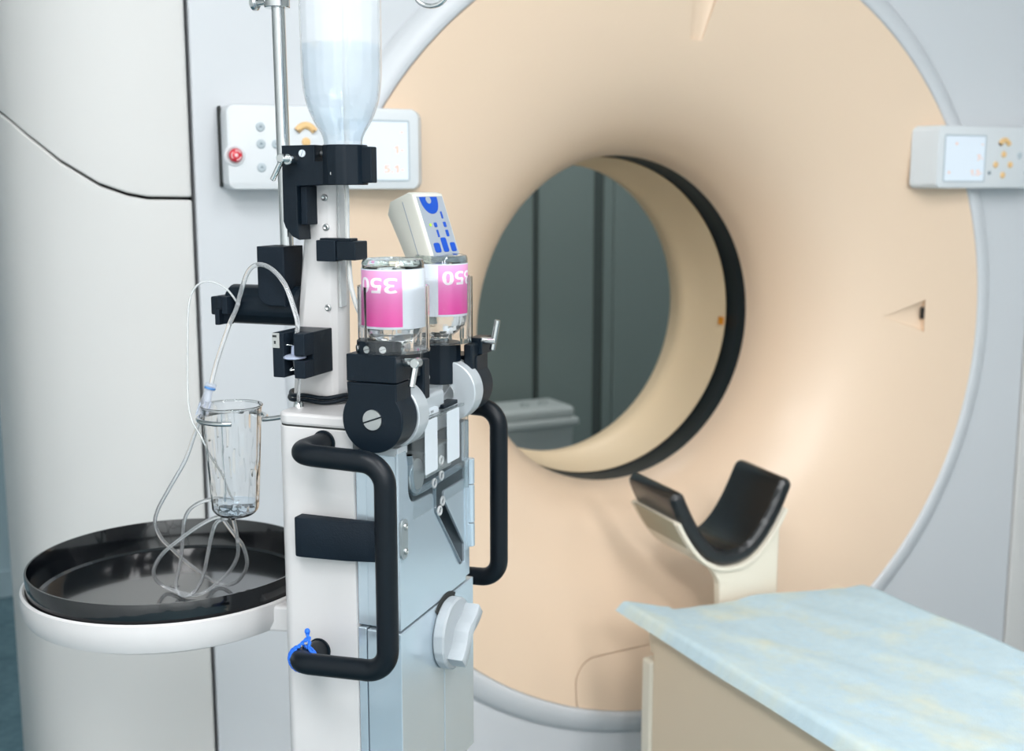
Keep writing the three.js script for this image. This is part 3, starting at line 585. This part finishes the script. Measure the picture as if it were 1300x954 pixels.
// top bracket that carries the saline bottle
{
  const s = poly([[-.1355, 1.3663], [-.0985, 1.3666], [-.0985, 1.3508], [-.079, 1.3508], [-.069, 1.3288], [-.1195, 1.327], [-.1195, 1.291], [-.1185, 1.2742], [-.1265, 1.2778], [-.1335, 1.2863], [-.1358, 1.2925]]);
  const br = ip('top_bracket', muv(ext(s, -.052, -.028, .0008)), M.black); br.userData.label = 'black top bracket with hook';
  ip('hook_arm', box(-.1192, -.112, 1.289, 1.327, -.060, -.034, .001), M.blackMatte, br);
  ip('bottle_collar', lathe([[.0192, 1.328], [.0212, 1.328], [.0219, 1.3286], [.0219, 1.3658], [.0212, 1.3664], [.0192, 1.3664], [.0192, 1.328]], -.0715, -.04, 56), M.black, br);
  ip('collar_ear', box(-.0515, -.040, 1.330, 1.3645, -.046, -.034, .0012), M.black, br);
  ip('collar_screw', rod([-.0985, 1.3585, -.04], [-.0875, 1.3585, -.04], .0028, 12), M.screw, br);
  ip('round_screw', screwHead(-.112, 1.3585, -.0282, .0036, .0014, 'z', 1.2), M.labelWhite, br);
  ip('set_screw', capScrew(-.0745, 1.339, -.0195, .0028, .001), M.screw, br);
  ip('clamp_lever', [rod([-.1225, 1.3525, -.029], [-.1225, 1.3525, -.016], .0052, 20), rod([-.1262, 1.3535, -.0145], [-.1372, 1.3325, -.0125], .0026, 14), rod([-.1262, 1.3535, -.018], [-.1262, 1.3535, -.0095], .0044, 18)], M.chrome, br);
}
// arm, pole socket, pole and hooks
{
  const arm = ip('pole_arm', [rod([-.226, 1.2037, -.07], [-.138, 1.2037, -.07], .0208, 44, .003), box(-.2405, -.221, 1.193, 1.2125, -.078, -.05, .002)], M.black); arm.userData.label = 'black round arm carrying the pole';
  ip('pole_socket', rrSocket(), M.blackMatte, arm);
  ip('hose_clip', [box(-.229, -.213, 1.1845, 1.2135, -.052, -.046, .001), box(-.217, -.2105, 1.196, 1.214, -.052, -.036, .001), box(-.2275, -.222, 1.184, 1.2, -.052, -.038, .001)], M.blackMatte, arm);
  const pole = ip('pole', rod([-.1578, 1.255, -.07], [-.1612, 1.66, -.07], .0068, 28), M.steel); pole.userData.label = 'polished steel pole';
  ip('pole_collar', [rod([-.1610, 1.5035, -.07], [-.1613, 1.53, -.07], .0128, 32)], M.steel, pole);
  ip('collar_knob', [rod([-.174, 1.51, -.07], [-.183, 1.5095, -.07], .0032, 14), rod([-.183, 1.5095, -.07], [-.1905, 1.509, -.07], .0072, 22, .002)], M.steel, pole);
  const hk = s => tube([[-.1612, 1.65, -.07], [-.12, 1.655, -.07], [-.03, 1.645, -.072], [-.012, 1.60, -.075], [-.012, 1.53, -.075], [-.009, 1.505, -.075], [.006, 1.4975, -.075], [.020, 1.503, -.075], [.024, 1.52, -.074], [.018, 1.545, -.073]].map(p => [-.1612 + (p[0] + .1612) * s, p[1], p[2]]), .0024, { seg: 12 });
  ip('hook', hk(1), M.chrome, pole);
  ip('hook_hub', rod([-.1611, 1.635, -.07], [-.1612, 1.67, -.07], .011, 28, .002), M.steel, pole);
}
function rrSocket() { const s = new THREE.Shape(); s.moveTo(-.179, 1.266); s.lineTo(-.147, 1.266); s.lineTo(-.147, 1.205); s.lineTo(-.164, 1.205); s.quadraticCurveTo(-.179, 1.206, -.179, 1.221); s.closePath(); return muv(ext(s, -.084, -.045, .0015)); }
// cup holder wire, outlet nub, tray holder
{
  const pts = []; const cx = -.2055, cz = -.03, R = .0345;
  for (let i = 0; i <= 40; i++) { const a = -.12 - i / 40 * 5.15; pts.push([cx + Math.cos(a) * R, 1.0885, cz + Math.sin(a) * R]); }
  const wire = tube(new THREE.CatmullRomCurve3([V(-.127, 1.1075, -.034), V(-.129, 1.100, -.034), V(-.140, 1.0945, -.034), V(-.158, 1.0905, -.034), ...pts.map(p => V(...p))], false, 'catmullrom', .3), .0026, { seg: 12 });
  ip('cup_holder', wire, M.steel).userData.label = 'bent steel wire cup holder';
  ip('outlet_nub', lathe([[1e-5, 1.111], [.003, 1.1105], [.005, 1.108], [.0055, 1.104]], -.128, -.034, 20), M.chrome);
  const tx = -.3437, tz = -.1043;
  const th = ip('tray_holder', lathe([[.1622, .866], [.1622, .878], [.1645, .8798], [.1672, .878], [.1676, .872], [.167, .858], [.1625, .8475], [.152, .8425], [.12, .842], [1e-5, .842], [1e-5, .8565], [.153, .857], [.1575, .861], [.1622, .866]], tx, tz, 96), M.white); th.userData.label = 'white round tray holder';
  const arm = new THREE.Shape(); arm.moveTo(-.21, .148); arm.quadraticCurveTo(-.19, .135, -.165, .130); arm.lineTo(-.13, .128); arm.lineTo(-.13, .066); arm.lineTo(-.165, .064); arm.quadraticCurveTo(-.19, .06, -.21, .05); arm.closePath();
  ip('tray_arm', ext(arm, .846, .8755, .003, 10).rotateX(-Math.PI / 2), M.white, th);
}
// trolley stand below the cabinet
{
  ip('stand_post', rod([-.075, .10, ZC], [-.075, .675, ZC], .03, 36), M.whiteCool);
  ip('stand_hub', lathe([[1e-5, .15], [.045, .15], [.06, .135], [.065, .085], [1e-5, .085]], -.075, ZC, 40), M.black);
  for (let i = 0; i < 5; i++) {
    const a = i * Math.PI * 2 / 5 + .3, c = Math.cos(a), s = Math.sin(a), X = -.075, Z = ZC;
    ip('stand_leg', tube([[X + c * .05, .112, Z + s * .05], [X + c * .16, .104, Z + s * .16], [X + c * .28, .085, Z + s * .28]], .016, { seg: 12 }), M.black);
    const w = new THREE.CylinderGeometry(.035, .035, .022, 24).rotateX(Math.PI / 2).translate(X + c * .28, .035, Z + s * .28); ip('caster', w, M.rubber);
    ip('caster_fork', box(X + c * .28 - .006, X + c * .28 + .006, .05, .09, Z + s * .28 - .018, Z + s * .28 + .018, .002), M.greyMetal);
  }
}

// ------------------------------------------------------------------ things on and around the injector
{ // black tray
  const tx = -.3437, tz = -.1043, t = inject('instrument_tray', 'round glossy black tray lying in the white ring of the injector', 'tray', [tx, .857, tz]);
  put('basin', lathe([[1e-5, .8575], [.153, .8575], [.1565, .8592], [.1592, .8635], [.1612, .885], [.1618, .8985], [.1612, .9], [.1592, .9], [.1585, .898], [.1568, .880], [.1535, .8665], [.150, .8642], [.10, .8638], [1e-5, .8638]], tx, tz, 128), M.blackGloss, t);
  put('centre_mark', lathe([[1e-5, .8646], [.004, .8646], [.0055, .8642], [.006, .8638]], tx, tz, 20), M.blackGloss, t);
}
{ // cup
  const cx = -.2055, cz = -.03, t = inject('measuring_cup', 'clear cylindrical plastic cup hanging in the wire holder', 'cup', [cx, .982, cz]);
  put('wall', lathe(smooth([[.0306, 1.1005], [.0312, 1.1022], [.0316, 1.1012], [.0302, 1.095], [.0285, 1.06], [.0262, 1.02], [.0250, .9985], [.0235, .9905], [.018, .985], [.008, .9822]], 40).concat([[1e-5, .982], [1e-5, .9834]], smooth([[.0078, .9836], [.0174, .9864], [.0224, .9913], [.0237, .9987], [.0249, 1.02], [.0272, 1.06], [.0289, 1.095], [.0306, 1.1005]], 30)), cx, cz, 72), M.cupGlass, t);
  put('liquid', lathe([[1e-5, .9975], [.0232, .9975], [.0236, .9981], [.0231, .9955], [.0218, .9916], [.017, .9870], [.0078, .9840], [1e-5, .9839]], cx, cz, 48), M.liquidThin, t).userData.label = 'shallow clear liquid';
  put('rim', new THREE.TorusGeometry(.0312, .0009, 8, 64).rotateX(Math.PI / 2).translate(cx, 1.1016, cz), M.acrylicEdge, t);
  put('float_rod', rod([cx - .009, .999, cz + .006], [cx - .0098, 1.092, cz + .006], .0006, 8, .0001), M.acrylicBlue, t);
}
{ // patient tubing
  const t = inject('infusion_tubing', 'looped clear infusion tubing hanging from the sensor into the black tray', 'tubing', [-.28, .866, -.08]);
  const P = {
    upper: [[-.1155, 1.166, -.0105], [-.1145, 1.1828, -.012], [-.1131, 1.1922, -.012], [-.1162, 1.2053, -.012], [-.1309, 1.2299, -.02], [-.152, 1.2444, -.03], [-.1706, 1.2484, -.035], [-.1862, 1.2405, -.04], [-.1976, 1.2197, -.043], [-.204, 1.2015, -.043], [-.2124, 1.1826, -.04], [-.2252, 1.1454, -.035], [-.2296, 1.1226, -.03]],
    lower: [[-.2358, 1.0913, -.02], [-.2457, 1.0696, -.02], [-.259, 1.0406, -.02], [-.2844, 1.0071, -.025], [-.3088, .9777, -.035], [-.3207, .9577, -.045], [-.3247, .9367, -.06], [-.323, .9206, -.075], [-.3188, .9035, -.09], [-.3089, .883, -.108], [-.2992, .868, -.1226], [-.2806, .868, -.1207], [-.258, .8809, -.11], [-.2338, .9077, -.09], [-.2244, .9348, -.07], [-.2238, .9517, -.055], [-.2235, .9659, -.042], [-.2227, .9788, -.03]],
    loop: [[-.216, .9812, -.034], [-.2335, .9775, -.032], [-.2576, .9643, -.035], [-.2903, .9429, -.045], [-.3198, .9214, -.055], [-.3402, .8994, -.065], [-.3477, .8823, -.075], [-.3434, .868, -.0885], [-.31, .868, -.0782], [-.2949, .868, -.081], [-.2829, .874, -.09], [-.2588, .8955, -.09], [-.2364, .9202, -.075], [-.2246, .9413, -.06], [-.2167, .9631, -.045], [-.2103, .9787, -.032]],
    third: [[-.212, .9812, -.026], [-.2290, .9735, -.029], [-.2447, .9519, -.04], [-.2601, .9242, -.053], [-.2783, .8929, -.068], [-.2928, .8753, -.074], [-.3027, .868, -.0725], [-.3159, .868, -.076], [-.3222, .8759, -.078], [-.3083, .908, -.07], [-.2962, .9407, -.06], [-.2871, .9637, -.052], [-.2756, .9787, -.047], [-.2589, .9891, -.045], [-.2422, .9929, -.05], [-.222, .99, -.058]],
  };
  put('upper_hose', tube(P.upper, .0024, { seg: 12 }), M.tubing, t);
  for (const k of ['lower', 'loop', 'third']) put('hose_loop', tube(P[k], .0021, { seg: 12 }), M.tubing, t);
  // connector
  put('connector', [rod([-.2294, 1.1235, -.0302], [-.2312, 1.1165, -.0285], .0058, 16), rod([-.2312, 1.1165, -.0285], [-.2335, 1.1045, -.0245], .0042, 16, .0005, .0055)], M.violetClear, t);
  put('blue_collar', rod([-.2303, 1.1195, -.0292], [-.2308, 1.1175, -.0288], .0060, 16, .0003), M.bluePlastic, t).userData.label = 'blue collar of the connector';
  put('wing_nut', [rod([-.2335, 1.1045, -.0245], [-.2358, 1.0905, -.02], .0062, 10, .0004), ...[0, 1, 2, 3, 4, 5].map(i => { const a = i * 1.047; return rod([-.2335 + Math.cos(a) * .0062, 1.104, -.0245 + Math.sin(a) * .0062], [-.2358 + Math.cos(a) * .0066, 1.0915, -.02 + Math.sin(a) * .0066], .0009, 6, .0001); })], M.violetClear, t);
  put('filter_disc', [lathe([[1e-5, 1.1625], [.009, 1.1622], [.0118, 1.161], [.0118, 1.159], [.009, 1.158], [1e-5, 1.1575]], -.1165, -.0095, 28), rod([-.1165, 1.162, -.0095], [-.1160, 1.171, -.01], .0034, 14)], M.filter, t).userData.label = 'pale blue filter disc';
  put('outlet_hose', tube([[-.1165, 1.157, -.0095], [-.1169, 1.140, -.014], [-.1179, 1.1356, -.02], [-.1253, 1.119, -.03], [-.128, 1.109, -.034]], .0019, { seg: 10 }), M.tubing, t);
  put('thin_line', tube([[-.2014, 1.2047, -.045], [-.2154, 1.2234, -.04], [-.2376, 1.2289, -.035], [-.2514, 1.2109, -.03], [-.2497, 1.1627, -.02], [-.2439, 1.0984, -.01], [-.2265, 1.0717, -.0045], [-.2235, 1.0539, -.0125], [-.2189, 1.0301, -.025], [-.2089, 1.0005, -.03]], .0011, { seg: 8 }), M.tubingMilky, t);
}
{ // feed hose from the saline bottle
  const t = inject('saline_hose', 'thin milky hose running down the white column through the black clip', 'hose', [-.0529, 1.185, -.04]);
  put('hose', tube([[-.0715, 1.330, -.04], [-.0745, 1.318, -.0475], [-.0764, 1.278, -.05], [-.0741, 1.2529, -.048], [-.0705, 1.2274, -.045], [-.0605, 1.2046, -.0405], [-.051, 1.190, -.044], [-.042, 1.176, -.05]], .0024, { seg: 12 }), M.tubingMilky, t);
}
{ // saline bottle
  const cx = -.0735, cz = -.04, t = inject('saline_bottle', 'large milky plastic infusion bottle hanging upside down in the top bracket', 'bottle', [cx, 1.335, cz]);
  const prof = smooth([[.0145, 1.336], [.0178, 1.345], [.0185, 1.366], [.0205, 1.376], [.0285, 1.390], [.035, 1.407], [.0382, 1.428], [.0388, 1.455], [.0392, 1.5], [.0394, 1.56], [.0392, 1.612], [.0375, 1.622], [.02, 1.620]], 70);
  put('body', lathe([[1e-5, 1.336], ...prof, [1e-5, 1.618]], cx, cz, 64), M.milky, t);
  put('liquid', lathe([[1e-5, 1.3375], ...smooth([[.0135, 1.3375], [.0166, 1.346], [.0173, 1.366], [.0194, 1.377], [.0273, 1.391], [.0338, 1.408], [.037, 1.428], [.0377, 1.455], [.0378, 1.4605]], 40), [1e-5, 1.4605]], cx, cz, 48), M.salineFluid, t);
  put('air_tube', rod([cx + .004, 1.345, cz], [cx + .006, 1.51, cz + .002], .0028, 12), M.tubingMilky, t);
}
// contrast bottles
function labelTexture() {
  const c = document.createElement('canvas'); c.width = 1536; c.height = 464; const k = c.getContext('2d');
  k.fillStyle = '#e0e7f0'; k.fillRect(0, 0, 1536, 464);
  const g = k.createLinearGradient(0, 0, 0, 464); g.addColorStop(0, '#f0a9d6'); g.addColorStop(.3, '#ee92cc'); g.addColorStop(.62, '#ee5fb6'); g.addColorStop(1, '#f02fa4');
  k.fillStyle = g; k.fillRect(0, 10, 412, 436);
  k.save(); k.translate(205, 122); k.rotate(Math.PI); k.fillStyle = '#fbf3f9'; k.font = 'bold 165px sans-serif'; k.textAlign = 'center'; k.textBaseline = 'middle'; k.scale(1.28, 1); k.fillText('350', 0, 0); k.restore();
  const t = new THREE.CanvasTexture(c); t.colorSpace = THREE.SRGBColorSpace; return t;
}
{
  const lab = std(0xffffff, .45, { map: labelTexture() });
  const make = (label, x, z, y, R, turn, L) => {
    const t = inject('contrast_bottle', label, 'bottle', [x, y - L, z], 'contrast bottles standing upside down on the injector');
    const sh = [[.0105, y - L], [.011, y - L + .005], [.016, y - L + .0085], [.0225, y - L + .0135], [.0270, y - L + .020], [R, y - L + .030]];
    put('glass', lathe([[1e-5, y - L], ...smooth(sh, 36), [R, y - .03], [R, y - .004], [R - .0015, y - .0006]], x, z, 72), M.glassThin, t);
    put('glass_base', lathe([[1e-5, y - .006], [R - .004, y - .0075], [R - .0008, y - .009], [R - .0004, y - .004], [R - .0015, y - .0008], [R - .004, y], [R - .008, y - .001], [1e-5, y - .003]], x, z, 64), M.glassThick, t).userData.label = 'thick greenish glass base';
    put('contrast_fluid', lathe([[1e-5, y - L + .001], ...smooth(sh.map(p => [p[0] - .0012, p[1] + .0008]), 30), [R - .0012, y - .013], [1e-5, y - .013]], x, z, 56), M.liquid, t);
    const Rl = R + .0004, arc = Math.PI * 2, lg = new THREE.CylinderGeometry(Rl, Rl, .0555, 60, 1, true, turn, arc).translate(x, y - .0365, z);
    put('paper_label', lg, lab, t).userData.label = 'white label with a pink field and upturned 350';
    put('neck_cap', lathe([[.0108, y - L - .0002], [.0114, y - L], [.0116, y - L + .001], [.0116, y - L + .004], [.0111, y - L + .0045]], x, z, 32), M.steel, t);
  };
  make('small glass bottle with pink 350 label above the black head with the big slotted screw', -.007, -.01, 1.2595, .0297, -.95, .0885);
  make('small glass bottle with pink 350 label in the tall black neck holder', -.0265, -.165, 1.2545, .0288, .32, .0942);
}
{ // remote control on its holder
  const t = inject('remote_control', 'cream handheld remote with blue and grey keypad leaning behind the bottles', 'remote', [-.058, 1.19, -.192]);
  const face = THREE.MathUtils.degToRad(53 + 20.5) , q = new THREE.Quaternion().setFromAxisAngle(V(0, 1, 0), face).multiply(new THREE.Quaternion().setFromAxisAngle(V(1, 0, 0), -.37));
  const w = .0255, h = .05, d = .0215;                      // half sizes, own axes: z out of the keypad
  const place = g => { const c = g.clone(); c.translate(0, -h, 0); c.applyQuaternion(q); c.translate(-.074, 1.3145, -.198); return c; };
  const rp = (n, g, m, par = t) => { const c = place(g), b = t.userData.at; c.translate(-b[0], -b[1], -b[2]); return part(n, c, m, par); };
  const side = new THREE.Shape(); side.moveTo(-d * .6, h); side.lineTo(d - .006, h); side.lineTo(d, h - .004); side.lineTo(d, -h); side.lineTo(-d * .5, -h); side.lineTo(-d * .75, 0); side.lineTo(-d, h - .012); side.closePath();
  rp('case', toCreasedNormals(extX(side, -w, w, .003, 4), .5), M.remote);
  rp('case_seam', new RoundedBoxGeometry(w * 2 + .0006, h * 2 - .01, .0012, 1, .0003).translate(0, -.002, d * .25), M.keyGrey);
  const kp = rp('keypad', box(-w + .0055, w - .003, -h + .01, h - .007, d - .0006, d + .0006, .0004), M.keyGrey);
  const arc = new THREE.Shape(); arc.moveTo(-.0165, h - .008); arc.lineTo(.0125, h - .008); arc.bezierCurveTo(.0135, h - .034, -.0165, h - .034, -.0165, h - .008);
  rp('logo_field', ext(arc, d + .0004, d + .0009, 0, 16), M.keyBlue, kp);
  const dot = new THREE.Shape(); dot.absarc(-.003, h - .0115, .0042, 0, Math.PI * 2); rp('logo_dot', ext(dot, d + .0008, d + .0012, 0, 16), M.keyGrey, kp);
  const key = (x, y, a, b) => rp('key', ext(rrect(x - a, x + a, y - b, y + b, Math.min(a, b) * .5), d + .0004, d + .0012, .0002, 5), M.keyBlue, kp);
  key(.012, h - .029, .0012, .004); key(.0125, h - .040, .0022, .003); key(.0125, h - .050, .0022, .0038); key(-.003, h - .040, .0024, .0026); key(-.003, h - .050, .0014, .0042);
  key(-.011, h - .066, .005, .0055); key(.0025, h - .063, .0045, .0082); key(.0155, h - .066, .0042, .0052);
  const led = new THREE.Shape(); led.absarc(-.0115, h - .040, .0018, 0, Math.PI * 2); rp('status_light', ext(led, d + .0005, d + .0014, .0002, 12), M.keyGreen, kp);
  ip('remote_holder', [box(-.075, -.062, 1.10, 1.20, -.19, -.176, .002), box(-.085, -.05, 1.192, 1.2, -.21, -.17, .002)], M.tubingMilky);
}
{ // blue cord on the lower handle bend
  const t = inject('blue_cord', 'twisted blue cord tied round the lower end of the handle', 'cord', [-.0865, .85, .03]);
  const strand = (pts, r, tw) => { const c = new THREE.CatmullRomCurve3(pts.map(p => V(...p))), out = []; const n = Math.ceil(c.getLength() / .0009); return [0, Math.PI].map(ph => { const o = []; for (let i = 0; i <= n; i++) { const u = i / n, p = c.getPointAt(u), a = u * c.getLength() * tw + ph; o.push([p.x + Math.cos(a) * r, p.y + Math.sin(a) * r, p.z + Math.cos(a + 1) * r * .6]); } return tube(o, r * .95, { seg: 7, n: n }); }); };
  const ringPts = []; for (let i = 0; i <= 20; i++) { const a = 1.9 + i / 20 * 5.9; ringPts.push([-.0910 + Math.cos(a) * .0128, .8655 + Math.sin(a) * .0128, .034 - .004 * Math.cos(a)]); }
  put('loop', merge(strand(ringPts, .0012, 800)), M.cordBlue, t);
  put('tail', merge([...strand([[-.0866, .8925, .031], [-.083, .886, .0335], [-.0795, .880, .0385], [-.0745, .873, .04], [-.0705, .866, .0375], [-.066, .8575, .033]], .0014, 600), ...strand([[-.085, .8875, .032], [-.0905, .8815, .0375], [-.0955, .876, .042], [-.1, .868, .044]], .0012, 700)]), M.cordBlue, t);
  put('knot', new THREE.SphereGeometry(.0026, 14, 10).scale(1.1, 1.2, 1).translate(-.0868, .8935, .031), M.cordBlue, t);
}
scene.traverse(o => { if (o.userData.at) delete o.userData.at; });
renderer.render(scene, camera);
